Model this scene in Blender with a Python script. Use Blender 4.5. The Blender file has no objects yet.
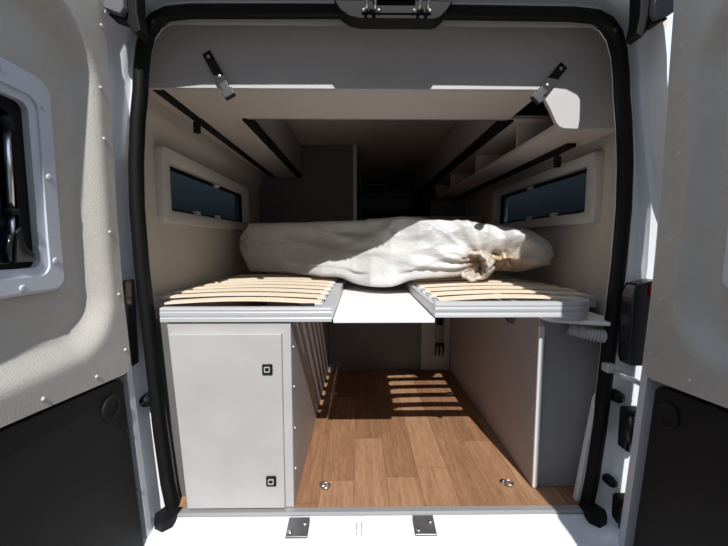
import bpy, bmesh, math, random
from mathutils import Vector, Matrix, noise
random.seed(4)
S = bpy.context.scene
COL = S.collection
PI = math.pi

# ------------------------------------------------------------------ materials
def new_mat(name):
    m = bpy.data.materials.new(name); m.use_nodes = True
    nt = m.node_tree; b = nt.nodes['Principled BSDF']
    return m, nt, b
def simple(name, col, rough=.5, metal=0., coat=0., bump=0., bscale=200., var=0., vscale=4., spec=.5):
    m, nt, b = new_mat(name)
    b.inputs['Base Color'].default_value = (*col, 1); b.inputs['Roughness'].default_value = rough
    b.inputs['Metallic'].default_value = metal; b.inputs['Coat Weight'].default_value = coat
    b.inputs['Specular IOR Level'].default_value = spec
    tc = nt.nodes.new('ShaderNodeTexCoord')
    if bump:
        n = nt.nodes.new('ShaderNodeTexNoise'); n.inputs['Scale'].default_value = bscale; n.inputs['Detail'].default_value = 3
        nt.links.new(tc.outputs['Object'], n.inputs['Vector'])
        bp = nt.nodes.new('ShaderNodeBump'); bp.inputs['Strength'].default_value = bump; bp.inputs['Distance'].default_value = .003
        nt.links.new(n.outputs['Fac'], bp.inputs['Height']); nt.links.new(bp.outputs['Normal'], b.inputs['Normal'])
    if var:
        n = nt.nodes.new('ShaderNodeTexNoise'); n.inputs['Scale'].default_value = vscale; n.inputs['Detail'].default_value = 5
        nt.links.new(tc.outputs['Object'], n.inputs['Vector'])
        r = nt.nodes.new('ShaderNodeValToRGB')
        r.color_ramp.elements[0].position = .3; r.color_ramp.elements[1].position = .7
        r.color_ramp.elements[0].color = (*[c*(1-var) for c in col], 1)
        r.color_ramp.elements[1].color = (*[min(1, c*(1+var)) for c in col], 1)
        nt.links.new(n.outputs['Fac'], r.inputs['Fac']); nt.links.new(r.outputs['Color'], b.inputs['Base Color'])
    return m
M = {}
M['lining'] = simple('lining vinyl', (.46, .44, .40), .55, bump=.5, bscale=260, var=.03, vscale=30)
M['wallvinyl'] = simple('wall vinyl', (.58, .535, .48), .6, bump=.3, bscale=260)
M['paint'] = simple('white paint', (.74, .76, .79), .22, coat=.5)
M['paintgrey'] = simple('door shell paint', (.62, .64, .68), .3, coat=.3)
M['board'] = simple('grey laminate', (.50, .485, .485), .5, var=.05, vscale=7)
M['cabinet'] = simple('cabinet laminate', (.43, .415, .415), .5, var=.06, vscale=6)
M['sidebox'] = simple('shaded grey laminate', (.31, .305, .31), .5, var=.04, vscale=5)  # cabinet laminate darkened: shade on the side box front put into the colour
M['board2'] = simple('pale grey laminate', (.42, .415, .42), .5, var=.04, vscale=5)
M['edge'] = simple('board edging', (.66, .65, .65), .45)
M['warm'] = simple('bounce tinted laminate', (.58, .51, .475), .5, var=.03, vscale=5)  # grey board with warm floor bounce on the undersides put into the colour
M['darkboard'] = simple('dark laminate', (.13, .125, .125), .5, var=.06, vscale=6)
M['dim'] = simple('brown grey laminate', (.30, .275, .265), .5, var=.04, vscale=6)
M['partition'] = simple('mauve grey laminate', (.42, .385, .38), .5, var=.04, vscale=6)
M['black'] = simple('black plastic', (.009, .009, .0095), .6, bump=.15, bscale=400, spec=.22)
M['rubber'] = simple('black rubber', (.006, .006, .0065), .6, spec=.2)
M['gloss'] = simple('gloss black', (.012, .012, .014), .15)
M['alu'] = simple('anodised aluminium', (.54, .55, .56), .42, metal=.25)
M['strip'] = simple('brushed threshold', (.36, .36, .36), .4, metal=.4)
M['steel'] = simple('steel', (.72, .72, .72), .28, metal=1.)
M['zinc'] = simple('dark zinc plate', (.22, .22, .22), .35, metal=.8)
M['frameplastic'] = simple('window frame plastic', (.55, .58, .64), .4)
M['frameplastic2'] = simple('side window frame plastic', (.62, .60, .58), .4)
M['whitepanel'] = simple('white bed board', (.88, .85, .86), .35)
M['hose'] = simple('grey ribbed hose', (.42, .42, .43), .5)
M['red'] = simple('red lens', (.35, .015, .012), .2)
M['webbing'] = simple('black webbing', (.012, .012, .013), .75, bump=.6, bscale=500)
M['buckle'] = simple('grey buckle', (.07, .07, .075), .4)
M['ceil'] = simple('ceiling panel', (.55, .50, .46), .6)
M['seatcloth'] = simple('dark seat cloth', (.06, .06, .065), .85)
M['ground'] = simple('dark tarmac', (.075, .073, .07), .9, bump=.4, bscale=30, var=.12, vscale=2)
M['capgrey'] = simple('grey textured plastic', (.12, .12, .125), .55, bump=.8, bscale=300)
M['brownboard'] = simple('brown wooden board', (.30, .20, .13), .5, var=.1, vscale=20)

def slat_mat():
    m, nt, b = new_mat('beech slat')
    tc = nt.nodes.new('ShaderNodeTexCoord'); mp = nt.nodes.new('ShaderNodeMapping')
    mp.inputs['Scale'].default_value = (3, 60, 60); nt.links.new(tc.outputs['Object'], mp.inputs['Vector'])
    n = nt.nodes.new('ShaderNodeTexNoise'); n.inputs['Scale'].default_value = 2; n.inputs['Detail'].default_value = 6
    nt.links.new(mp.outputs['Vector'], n.inputs['Vector'])
    r = nt.nodes.new('ShaderNodeValToRGB')
    r.color_ramp.elements[0].position = .35; r.color_ramp.elements[0].color = (.76, .61, .45, 1)
    r.color_ramp.elements[1].position = .65; r.color_ramp.elements[1].color = (.86, .75, .60, 1)
    nt.links.new(n.outputs['Fac'], r.inputs['Fac']); nt.links.new(r.outputs['Color'], b.inputs['Base Color'])
    b.inputs['Roughness'].default_value = .5
    return m
M['slat'] = slat_mat()

def wood_floor():
    m, nt, b = new_mat('oak plank vinyl')
    N, L = nt.nodes, nt.links
    tc = N.new('ShaderNodeTexCoord'); sp = N.new('ShaderNodeSeparateXYZ'); L.new(tc.outputs['Object'], sp.inputs[0])
    def mth(op, a, c=None):
        n = N.new('ShaderNodeMath'); n.operation = op
        for i, v in enumerate((a, c)):
            if v is None: continue
            if isinstance(v, (int, float)): n.inputs[i].default_value = v
            else: L.new(v, n.inputs[i])
        return n.outputs[0]
    W, LEN = .135, .78
    u = mth('DIVIDE', mth('ADD', sp.outputs['X'], 5.02), W)
    row = mth('FLOOR', u); fu = mth('SUBTRACT', u, row)
    wn = N.new('ShaderNodeTexWhiteNoise'); wn.noise_dimensions = '1D'; L.new(row, wn.inputs['W'])
    v = mth('ADD', mth('DIVIDE', sp.outputs['Y'], LEN), mth('MULTIPLY', wn.outputs['Value'], 7.3))
    cell = mth('FLOOR', v); fv = mth('SUBTRACT', v, cell)
    cb = N.new('ShaderNodeCombineXYZ'); L.new(row, cb.inputs[0]); L.new(cell, cb.inputs[1])
    wn2 = N.new('ShaderNodeTexWhiteNoise'); wn2.noise_dimensions = '2D'; L.new(cb.outputs[0], wn2.inputs['Vector'])
    # grain
    cv = N.new('ShaderNodeCombineXYZ')
    L.new(mth('MULTIPLY', sp.outputs['X'], 26.), cv.inputs[0])
    L.new(mth('ADD', mth('MULTIPLY', sp.outputs['Y'], 2.2), mth('MULTIPLY', wn2.outputs['Value'], 40.)), cv.inputs[1])
    g = N.new('ShaderNodeTexNoise'); g.inputs['Scale'].default_value = 1.6; g.inputs['Detail'].default_value = 8; g.inputs['Distortion'].default_value = 1.2
    L.new(cv.outputs[0], g.inputs['Vector'])
    g2 = N.new('ShaderNodeTexNoise'); g2.inputs['Scale'].default_value = 9; g2.inputs['Detail'].default_value = 4
    L.new(cv.outputs[0], g2.inputs['Vector'])
    fac = mth('ADD', mth('MULTIPLY', wn2.outputs['Value'], .36), mth('ADD', mth('MULTIPLY', g.outputs['Fac'], .55), mth('MULTIPLY', g2.outputs['Fac'], .45)))
    r = N.new('ShaderNodeValToRGB'); cr = r.color_ramp
    cr.elements[0].position = .36; cr.elements[0].color = (.145, .068, .033, 1)
    cr.elements[1].position = .92; cr.elements[1].color = (.385, .225, .128, 1)
    e = cr.elements.new(.66); e.color = (.262, .138, .073, 1)
    L.new(fac, r.inputs['Fac'])
    # seams
    def edge(f, w):
        return mth('LESS_THAN', mth('MINIMUM', f, mth('SUBTRACT', 1., f)), w)
    seam = mth('MAXIMUM', edge(fu, .012), edge(fv, .0022))
    mx = N.new('ShaderNodeMix'); mx.data_type = 'RGBA'
    L.new(mth('MULTIPLY', seam, .45), mx.inputs[0]); L.new(r.outputs['Color'], mx.inputs[6]); mx.inputs[7].default_value = (.07, .03, .015, 1)
    L.new(mx.outputs[2], b.inputs['Base Color'])
    b.inputs['Roughness'].default_value = .5
    b.inputs['Specular IOR Level'].default_value = .35
    return m
M['floor'] = wood_floor()

def pane_mat(name, tint, gloss):
    m = bpy.data.materials.new(name); m.use_nodes = True; nt = m.node_tree; nt.nodes.clear()
    o = nt.nodes.new('ShaderNodeOutputMaterial'); mix = nt.nodes.new('ShaderNodeMixShader')
    t = nt.nodes.new('ShaderNodeBsdfTransparent'); t.inputs['Color'].default_value = (*tint, 1)
    g = nt.nodes.new('ShaderNodeBsdfGlossy'); g.inputs['Roughness'].default_value = .03; g.inputs['Color'].default_value = (.8, .85, .9, 1)
    mix.inputs[0].default_value = gloss
    nt.links.new(t.outputs[0], mix.inputs[1]); nt.links.new(g.outputs[0], mix.inputs[2]); nt.links.new(mix.outputs[0], o.inputs[0])
    return m
M['pane'] = pane_mat('tinted acrylic', (.17, .20, .22), .03)
M['panedoor'] = pane_mat('tinted door acrylic', (.10, .15, .20), .03)

def plastic_wrap():
    m, nt, b = new_mat('milky plastic film'); N, L = nt.nodes, nt.links
    tc = N.new('ShaderNodeTexCoord')
    b.inputs['Roughness'].default_value = .3
    b.inputs['Specular IOR Level'].default_value = .6
    base = N.new('ShaderNodeTexNoise'); base.inputs['Scale'].default_value = 5; base.inputs['Detail'].default_value = 4
    mp = N.new('ShaderNodeMapping'); mp.inputs['Scale'].default_value = (.7, 1, 1.6); L.new(tc.outputs['Object'], mp.inputs[0]); L.new(mp.outputs[0], base.inputs['Vector'])
    r = N.new('ShaderNodeValToRGB'); r.color_ramp.elements[0].position = .3; r.color_ramp.elements[1].position = .7
    r.color_ramp.elements[0].color = (.46, .46, .455, 1); r.color_ramp.elements[1].color = (.61, .61, .60, 1)
    L.new(base.outputs['Fac'], r.inputs['Fac'])
    # tan stains near the tied corner
    att = N.new('ShaderNodeAttribute'); att.attribute_name = 'stain'
    sn = N.new('ShaderNodeTexNoise'); sn.inputs['Scale'].default_value = 26; sn.inputs['Detail'].default_value = 3; L.new(tc.outputs['Object'], sn.inputs['Vector'])
    mul = N.new('ShaderNodeMath'); mul.operation = 'MULTIPLY'; L.new(att.outputs['Fac'], mul.inputs[0]); L.new(sn.outputs['Fac'], mul.inputs[1])
    mul2 = N.new('ShaderNodeMath'); mul2.operation = 'MULTIPLY'; mul2.use_clamp = True; L.new(mul.outputs[0], mul2.inputs[0]); mul2.inputs[1].default_value = 1.9
    mx = N.new('ShaderNodeMix'); mx.data_type = 'RGBA'; L.new(mul2.outputs[0], mx.inputs[0]); L.new(r.outputs['Color'], mx.inputs[6]); mx.inputs[7].default_value = (.36, .24, .13, 1)
    L.new(mx.outputs[2], b.inputs['Base Color'])
    bn = N.new('ShaderNodeTexNoise'); bn.inputs['Scale'].default_value = 14; bn.inputs['Detail'].default_value = 5; bn.inputs['Distortion'].default_value = 1.5
    L.new(mp.outputs[0], bn.inputs['Vector'])
    bp = N.new('ShaderNodeBump'); bp.inputs['Strength'].default_value = .35; bp.inputs['Distance'].default_value = .02
    L.new(bn.outputs['Fac'], bp.inputs['Height']); L.new(bp.outputs['Normal'], b.inputs['Normal'])
    return m
M['wrap'] = plastic_wrap()

# ------------------------------------------------------------------ mesh helpers
ORG = {}
class MB:
    def __init__(s): s.v = []; s.f = []
    def add(s, vs, fs):
        n = len(s.v); s.v += [Vector(p) for p in vs]; s.f += [tuple(i+n for i in f) for f in fs]; return s
    def box(s, x0, x1, y0, y1, z0, z1):
        return s.add([(x0,y0,z0),(x1,y0,z0),(x1,y1,z0),(x0,y1,z0),(x0,y0,z1),(x1,y0,z1),(x1,y1,z1),(x0,y1,z1)],
                     [(0,3,2,1),(4,5,6,7),(0,1,5,4),(1,2,6,5),(2,3,7,6),(3,0,4,7)])
    def prism(s, poly, fn, a, b):              # poly of 2-D points, fn(p, t) -> xyz
        n = len(poly)
        vs = [fn(p, a) for p in poly] + [fn(p, b) for p in poly]
        return s.add(vs, [tuple(range(n))[::-1], tuple(range(n, 2*n))] + [(i, (i+1) % n, n+(i+1) % n, n+i) for i in range(n)])
    def loft(s, loops, cyc=True, cap0=False, cap1=False, wrap=False):
        n = len(loops[0]); vs = [p for l in loops for p in l]; fs = []
        K = len(loops)
        for k in range(K if wrap else K-1):
            k2 = (k+1) % K
            for i in range(n if cyc else n-1):
                j = (i+1) % n
                fs.append((k*n+i, k*n+j, k2*n+j, k2*n+i))
        if cap0: fs.append(tuple(range(n))[::-1])
        if cap1: fs.append(tuple(range((K-1)*n, K*n)))
        return s.add(vs, fs)
    def tube(s, path, r, n=10, cap=True):
        path = [Vector(p) for p in path]; loops = []
        up = None
        for i, p in enumerate(path):
            t = (path[min(i+1, len(path)-1)] - path[max(i-1, 0)]).normalized()
            if up is None:
                up = Vector((0,0,1)) if abs(t.z) < .9 else Vector((0,1,0))
            a = t.cross(up).normalized(); up = a.cross(t).normalized()
            rr = r[i] if isinstance(r, (list, tuple)) else r
            loops.append([p + a*rr*math.cos(2*PI*k/n) + up*rr*math.sin(2*PI*k/n) for k in range(n)])
        return s.loft(loops, True, cap, cap)
    def lathe(s, prof, c, ax, n=20):           # prof: (r, h) along axis
        ax = Vector(ax).normalized(); c = Vector(c)
        a = ax.orthogonal().normalized(); b = ax.cross(a)
        loops = [[c + ax*h + a*max(r, 1e-4)*math.cos(2*PI*k/n) + b*max(r, 1e-4)*math.sin(2*PI*k/n) for k in range(n)] for r, h in prof]
        return s.loft(loops, True, True, True)
    def build(s, name, mat, parent=None, bevel=0., smooth=False, seg=2, origin=None):
        if parent is not None: org = ORG[parent]
        elif origin is not None: org = Vector(origin)
        else:
            lo = Vector([min(p[i] for p in s.v) for i in range(3)]); hi = Vector([max(p[i] for p in s.v) for i in range(3)])
            org = Vector(((lo.x+hi.x)/2, (lo.y+hi.y)/2, lo.z))
        me = bpy.data.meshes.new(name)
        assert max(max(f) for f in s.f) < len(s.v), name
        me.from_pydata([p-org for p in s.v], [], s.f)
        bm = bmesh.new(); bm.from_mesh(me)
        bmesh.ops.remove_doubles(bm, verts=bm.verts, dist=1e-5)
        bmesh.ops.recalc_face_normals(bm, faces=bm.faces); bm.to_mesh(me); bm.free()
        me.materials.append(mat)
        o = bpy.data.objects.new(name, me); COL.objects.link(o)
        if parent is not None: o.parent = parent
        else: o.location = org
        ORG[o] = org
        if smooth:
            for p in me.polygons: p.use_smooth = True
        if bevel:
            bv = o.modifiers.new('bevel', 'BEVEL'); bv.width = bevel; bv.segments = seg; bv.limit_method = 'ANGLE'; bv.angle_limit = math.radians(40)
            for p in me.polygons: p.use_smooth = True
            wn = o.modifiers.new('wn', 'WEIGHTED_NORMAL'); wn.keep_sharp = False
        return o
def autosmooth(o, deg=35):
    bm = bmesh.new(); bm.from_mesh(o.data)
    for f in bm.faces: f.smooth = True
    for e in bm.edges:
        if len(e.link_faces) == 2 and e.calc_face_angle(0) > math.radians(deg): e.smooth = False
    bm.to_mesh(o.data); bm.free(); return o
def tag(o, label=None, cat=None, group=None, kind=None):
    if label: o['label'] = label
    if cat: o['category'] = cat
    if group: o['group'] = group
    if kind: o['kind'] = kind
    return o
def empty(name, loc, label=None, cat=None, group=None, kind=None):
    o = bpy.data.objects.new(name, None); o.empty_display_size = .05; COL.objects.link(o); o.location = loc; ORG[o] = Vector(loc)
    return tag(o, label, cat, group, kind)
def copy_tree(o, loc=None, parent=None):
    c = o.copy(); COL.objects.link(c)
    if parent: c.parent = parent
    if loc is not None: c.location = loc; ORG[c] = Vector(loc)
    for ch in list(o.children): copy_tree(ch, None, c)
    return c
def rrect(a0, a1, b0, b1, r, n=6):
    pts = []
    for cx, cy, t0 in ((a1-r, b1-r, 0), (a0+r, b1-r, PI/2), (a0+r, b0+r, PI), (a1-r, b0+r, 1.5*PI)):
        for k in range(n+1):
            t = t0 + PI/2*k/n; pts.append((cx+r*math.cos(t), cy+r*math.sin(t)))
    return pts
def lerp_tab(tab, z):
    if z <= tab[0][0]: return tab[0][1]
    for (a, x), (b, y) in zip(tab, tab[1:]):
        if z <= b:
            t = (z-a)/(b-a); t = t*t*(3-2*t) if len(tab) > 6 else t
            return x + (y-x)*t
    return tab[-1][1]
def sstep(a, b, x):
    t = max(0, min(1, (x-a)/(b-a))); return t*t*(3-2*t)

CX = .078                                        # centre line of the van
WL, WR = -.885, 1.035                            # inner wall planes

# ------------------------------------------------------------------ setting: shell of the van
o = MB().box(-.73, .89, .0, .12, -.03, 0).box(WL-.02, WR+.02, .12, 4.3, -.03, 0).build('floor', M['floor'], origin=(0,0,0)); tag(o, kind='structure')
o = MB().box(WL-.1, WR+.1, .0, 4.6, 1.83, 1.88).build('ceiling', M['ceil']); tag(o, kind='structure')
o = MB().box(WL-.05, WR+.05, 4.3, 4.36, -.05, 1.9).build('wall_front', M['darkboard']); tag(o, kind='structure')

def side_wall(name, sgn, X, glass, mat):
    y0g, y1g, z0g, z1g = glass
    ys = [.028, .035, .05, .07, .1, .14, .18, .22, .26, .3] + [y0g, y1g] + [.36, .5, .8, 1.1, 1.3, 1.6, 2, 2.6, 3.2, 4.3]
    ys = sorted(set(ys)); zs = sorted(set([0, .2, .45, .6, .75, .9, 1.0, z0g, z1g, 1.2, 1.4, 1.45, 1.47, 1.49, 1.51, 1.53, 1.6, 1.7, 1.83]))
    def xin(y, z):
        a = max(0, 1 - (y-.028)/.26); pil = .125*(a**1.8)      # rear pillar turns inwards to the door seal
        top = .035*sstep(1.455, 1.525, z)
        low = .05*sstep(.65, 0, z)*max(0, 1-(y-.028)/.5)
        return X - sgn*(pil + top + low)
    mb = MB(); n = len(zs)
    inner = [(xin(y, z), y, z) for y in ys for z in zs]
    outer = [(xin(y, z)+sgn*.035, y, z) for y in ys for z in zs]
    fs = []
    N = len(inner)
    for i in range(len(ys)-1):
        for j in range(n-1):
            if ys[i] >= y0g-1e-6 and ys[i+1] <= y1g+1e-6 and zs[j] >= z0g-1e-6 and zs[j+1] <= z1g+1e-6: continue
            q = (i*n+j, (i+1)*n+j, (i+1)*n+j+1, i*n+j+1)
            fs.append(q); fs.append(tuple(N+k for k in q[::-1]))
    for j in range(n-1): fs.append((j, j+1, N+j+1, N+j))
    mb.add(inner+outer, fs)
    o = mb.build(name, mat, origin=(X, 0, 0)); autosmooth(o, 50); tag(o, kind='structure'); return o
GL = (.405, 1.455, 1.128, 1.34); GR = (.36, 1.385, 1.118, 1.322)
side_wall('wall_left', -1, WL, GL, M['wallvinyl'])
side_wall('wall_right', 1, WR, GR, M['wallvinyl'])

def side_window(name, sgn, X, outer, glass, label):
    # white plastic frame standing proud of the wall, tinted pane set back
    y0, y1, z0, z1 = outer; a0, a1, b0, b1 = glass
    root = empty(name, (X, (y0+y1)/2, z0), label, 'window', kind='structure')
    xi = X - sgn*.034
    def lp(r, x): return [(x, p[0], p[1]) for p in r]
    R1 = rrect(y0, y1, z0, z1, .03); R2 = rrect(y0+.006, y1-.006, z0+.006, z1-.006, .026)
    R3 = rrect(a0-.012, a1+.012, b0-.012, b1+.012, .02); R4 = rrect(a0, a1, b0, b1, .015)
    mb = MB().loft([lp(R1, X+sgn*.0), lp(R1, xi+sgn*.008), lp(R2, xi), lp(R3, xi), lp(R4, xi+sgn*.01), lp(R4, X+sgn*.034)])
    autosmooth(mb.build('window_frame', M['frameplastic2'], root), 40)
    g0 = rrect(a0+.001, a1-.001, b0+.001, b1-.001, .015); g1 = rrect(a0+.014, a1-.014, b0+.014, b1-.014, .012)
    mb = MB().loft([lp(g0, X+sgn*.006), lp(g1, X+sgn*.006), lp(g1, X+sgn*.024), lp(g0, X+sgn*.024)], wrap=True)
    mb.build('gasket', M['rubber'], root)
    MB().prism(g1, lambda p, t: (t, p[0], p[1]), X+sgn*.012, X+sgn*.016).build('pane', M['pane'], root)
    ym = (a0+a1)/2
    for yy, zz in ((ym+.05, b1-.012), (ym-.22, b0+.012), (ym+.05, b0+.012)):
        MB().box(min(X-sgn*.012, X+sgn*.012), max(X-sgn*.012, X+sgn*.012), yy-.022, yy+.022, zz-.01, zz+.01).build('latch', M['edge'], root, bevel=.003)
    return root
side_window('window_1', -1, WL, (.335, 1.52, 1.07, 1.405), GL, 'long dark side window in a pale plastic frame on the left van wall')
side_window('window_2', 1, WR, (.29, 1.45, 1.065, 1.375), GR, 'long dark side window in a pale plastic frame on the right van wall')

# rear opening: swept white body frame, seal, lintel lining, sill
HW = [(-.03, .785), (.0, .79), (.1, .805), (.3, .822), (.6, .838), (.9, .855), (1.1, .86), (1.25, .855), (1.39, .842), (1.48, .828)]
def opening_path():
    left = [(-w, z) for z, w in HW]
    ctrl = [(-.83, 1.48), (-.822, 1.55), (-.81, 1.62), (-.79, 1.68), (-.757, 1.722), (-.71, 1.744), (-.63, 1.752), (-.48, 1.753)]
    pts = left + ctrl[1:] + [(-.35, 1.754), (-.15, 1.755), (0, 1.755)]
    pts = pts + [(-x, z) for x, z in pts[-2::-1]]
    return [(CX+x, z) for x, z in pts]
PATH = opening_path()
def sweep(prof, path=None, closed_prof=False, narrow=False):
    path = path or PATH; loops = []
    for i, (x, z) in enumerate(path):
        x0, z0 = path[max(i-1, 0)]; x1, z1 = path[min(i+1, len(path)-1)]
        tx, tz = x1-x0, z1-z0; l = math.hypot(tx, tz); nx, nz = -tz/l, tx/l
        k = 1-.56*sstep(1.0, 1.35, z) if narrow else 1          # the body tapers in above the waist
        loops.append([(x+nx*o_*(k if o_ > 0 else 1), y, z+nz*o_*(k if o_ > 0 else 1)) for o_, y in prof])
    return MB().loft(loops, closed_prof, closed_prof, closed_prof)
jam = [(-.02, .03), (-.018, .012), (.0, .010), (.008, .02), (.014, .020), (.03, .022), (.048, .018), (.058, .006), (.066, -.012), (.088, -.02), (.1, -.045), (.104, -.09), (.108, -.09), (.108, .05), (-.02, .05)]
o = sweep(jam, closed_prof=True, narrow=True).build('trim_1', M['paint']); autosmooth(o, 40); tag(o, 'white painted body frame around the open rear doorway', kind='structure')
sealp = [(-.033, .03), (-.035, .012), (-.035, .0), (-.030, -.008), (-.02, -.012), (-.006, -.010), (.0, -.004), (-.001, .012), (-.018, .03)]
mbs = sweep(sealp, closed_prof=True)
for sg in (-1, 1):
    mbs.prism([(.735, .004), (.80, .004), (.815, -.03), (.80, -.06), (.765, -.075), (.74, -.055)], lambda p, t: (CX+sg*p[0], p[1], t), -.024, .012)
o = mbs.build('trim_2', M['rubber']); autosmooth(o, 60); tag(o, 'black rubber door seal running round the rear doorway', kind='structure')
# sill
mb = MB()
sp = [(.0, -.03), (.0, -.006), (-.026, -.006), (-.032, -.014), (-.05, -.018), (-.10, -.022), (-.13, -.03), (-.146, -.045), (-.15, -.1), (-.15, -.2), (.0, -.2)]
mb.prism(sp, lambda p, t: (t, p[0], p[1]), -.86, 1.01)
o = mb.build('trim_3', M['paint'], bevel=.004); tag(o, 'white painted door sill below the wooden floor', kind='structure')
o = MB().prism([(.004, .0005), (.004, .004), (-.018, .004), (-.026, .0), (-.027, -.005), (-.018, -.005), (.0, -.004)], lambda p, t: (t, p[0], p[1]), -.70, .86).build('trim_4', M['strip']); tag(o, 'aluminium threshold strip on the edge of the wooden floor', kind='structure')
# lintel lining inside the door head
o = MB().prism([(.02, 1.70), (.05, 1.735), (.12, 1.775), (.2, 1.79), (.2, 1.83), (.02, 1.83)], lambda p, t: (t, p[0], p[1]), WL, WR).build('trim_5', M['wallvinyl']); tag(o, 'beige lining inside the head of the rear doorway', kind='structure')
for nm, sg in (('trim_6', -1), ('trim_7', 1)):
    o = MB().prism([(.742 if sg > 0 else .768, .0), (.80, .0), (.828, .43), (.818, .44), (.795 if sg > 0 else .805, .40)], lambda p, t: (CX+sg*p[0], t, p[1]), .026, .05).build(nm, M['edge'], bevel=.004); tag(o, kind='structure')
# outer flanks and roof skin of the body
# strips round the side window openings
mb = MB()
for X0, X1, g in ((WL-.065, WL-.037, GL), (WR+.037, WR+.065, GR)):
    a0, a1, b0, b1 = g[0]-.01, g[1]+.01, g[2]-.01, g[3]+.01
    mb.box(X0, X1, .16, a0, -.4, 1.86); mb.box(X0, X1, a1, 4.4, -.4, 1.86)
    mb.box(X0, X1, a0, a1, -.4, b0); mb.box(X0, X1, a0, a1, b1, 1.86)
mb.box(WL-.065, WR+.065, .16, 4.6, 1.882, 1.91)
o = mb.build('wall_outer', M['paint']); tag(o, kind='structure')
o = MB().box(-40, 40, -40, 60, -.75, -.7).build('ground', M['ground']); tag(o, kind='structure')

# ------------------------------------------------------------------ rear doors
def make_door(name, sgn, hx, hy, ang, e0, e1, w0, r0, label, rivets, strut):
    """sgn -1 left, +1 right. s runs from the hinge edge to the free edge, n points into the doorway axis."""
    ca, sa = math.cos(ang), math.sin(ang)
    dx, dy = -sgn*sa, -ca           # along s
    nx, ny = -sgn*ca, sa            # inward normal
    def bend(z): return .055*max(0, .95-z)**1.2
    def P(s, n, z):
        n = n + bend(z)
        return (hx + dx*s + nx*n, hy + dy*s + ny*n, z)
    root = empty(name, (hx, hy, -.2), label, 'door', kind='structure')
    SE, ZT = e0+.80, 1.84
    ws = (w0, w0+.50, .858, 1.387)              # window frame outer
    gs = (w0+.066, w0+.42, .92, 1.312)          # clear opening
    # shell
    Ro = rrect(e0-.028, SE+.03, -.20, ZT+.03, .03); Rw = rrect(ws[0]+.03, ws[1]-.03, ws[2]+.03, ws[3]-.03, .05)
    def lp(r, n): return [P(p[0], n, p[1]) for p in r]
    def dense(r, k=8):
        out = []
        for i in range(len(r)):
            a, b = r[i], r[(i+1) % len(r)]
            m = k if i % 7 == 6 else 1
            for q in range(m): out.append((a[0]+(b[0]-a[0])*q/m, a[1]+(b[1]-a[1])*q/m))
        return out
    Ro, Rw = dense(Ro), dense(Rw); Rm = dense(rrect(e0+.006, SE-.006, -.165, ZT-.004, .03))
    Ro2 = dense(rrect(e0-.022, SE+.024, -.194, ZT+.024, .03))
    o = MB().loft([lp(Rw, -.078), lp(Rm, -.078), lp(Rm, -.014), lp(Ro2, -.014), lp(Ro, -.02), lp(Ro, -.10), lp(Rw, -.10)], wrap=True).build('door_shell', M['paintgrey'], root); autosmooth(o, 40)
    # padded edge flange seen beside the lining
    # lining with dished recess round the window
    def dish(s, z):
        r = .17
        a0, a1, b0, b1 = e0+r0, SE-.03, .665, 1.60
        qx = abs(s-(a0+a1)/2)-((a1-a0)/2-r); qz = abs(z-(b0+b1)/2)-((b1-b0)/2-r)
        d = -(math.hypot(max(qx, 0), max(qz, 0)) + min(max(qx, qz), 0) - r)
        return -.050*sstep(0, .070, d)
    def zlow(s):
        t = s-e0; r = .045
        c = (r-math.sqrt(max(0, r*r-(r-t)**2))) if t < r else 0
        return .562+.105*t + c
    NS, NZ = 72, 100; vs = []; fs = []
    ss = [e0 + (SE-e0)*i/NS for i in range(NS+1)]
    for s in ss:
        zl = zlow(s)
        for j in range(NZ+1):
            z = zl + (ZT-zl)*j/NZ
            vs.append(P(s, dish(s, z), z))
    base = len(vs)
    for s in ss:
        zl = zlow(s)
        for j in range(NZ+1):
            z = zl + (ZT-zl)*j/NZ
            vs.append(P(s, -.054, z))
    def inside(s, z): return ws[0]+.03 < s < ws[1]-.03 and ws[2]+.03 < z < ws[3]-.03
    K = NZ+1
    for i in range(NS):
        for j in range(NZ):
            sc = (ss[i]+ss[i+1])/2; zl = zlow(sc); zc = zl+(ZT-zl)*(j+.5)/NZ
            if inside(sc, zc): continue
            q = (i*K+j, (i+1)*K+j, (i+1)*K+j+1, i*K+j+1); fs.append(q); fs.append(tuple(base+k for k in q[::-1]))
    for i in range(NS):
        for j in (0, NZ): fs.append((i*K+j, (i+1)*K+j, base+(i+1)*K+j, base+i*K+j))
    for j in range(NZ):
        for i in (0, NS): fs.append((i*K+j, i*K+j+1, base+i*K+j+1, base+i*K+j))
    o = MB().add(vs, fs).build('lining', M['lining'], root); autosmooth(o, 50); tag(o, 'beige textured upper door lining')
    # lower black panel
    pts = []
    t0 = e0+e1
    b = [(t0, -.17)] + [(SE-.02, -.17), (SE-.02, .56)]
    def dl(poly, k=10):
        out = []
        for i in range(len(poly)):
            a, c = poly[i], poly[(i+1) % len(poly)]
            m = k if math.hypot(a[0]-c[0], a[1]-c[1]) > .3 else 1
            out += [(a[0]+(c[0]-a[0])*q/m, a[1]+(c[1]-a[1])*q/m) for q in range(m)]
        return out
    # strips across so that the panel follows the curve of the door
    mb = MB(); zz = [-.17 + .705*i/12 for i in range(13)]
    fr = [[P(t0, -.010, z), P(SE-.02, -.010, z)] for z in zz]; bk = [[P(t0, -.05, z), P(SE-.02, -.05, z)] for z in zz]
    fr.append([P(t0+.018, -.010, .556), P(SE-.02, -.010, .633)]); bk.append([P(t0+.018, -.05, .556), P(SE-.02, -.05, .633)])
    mb.loft([[f[0], f[1], g[1], g[0]] for f, g in zip(fr, bk)], True, True, True)
    lowp = mb.build('lower_panel', M['black'], root, bevel=.004); tag(lowp, 'flat black lower door panel')
    cxs, czs = e0+.105, .486
    c0 = Vector(P(cxs, -.010, czs)); ax = Vector((nx, ny, 0))
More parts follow.
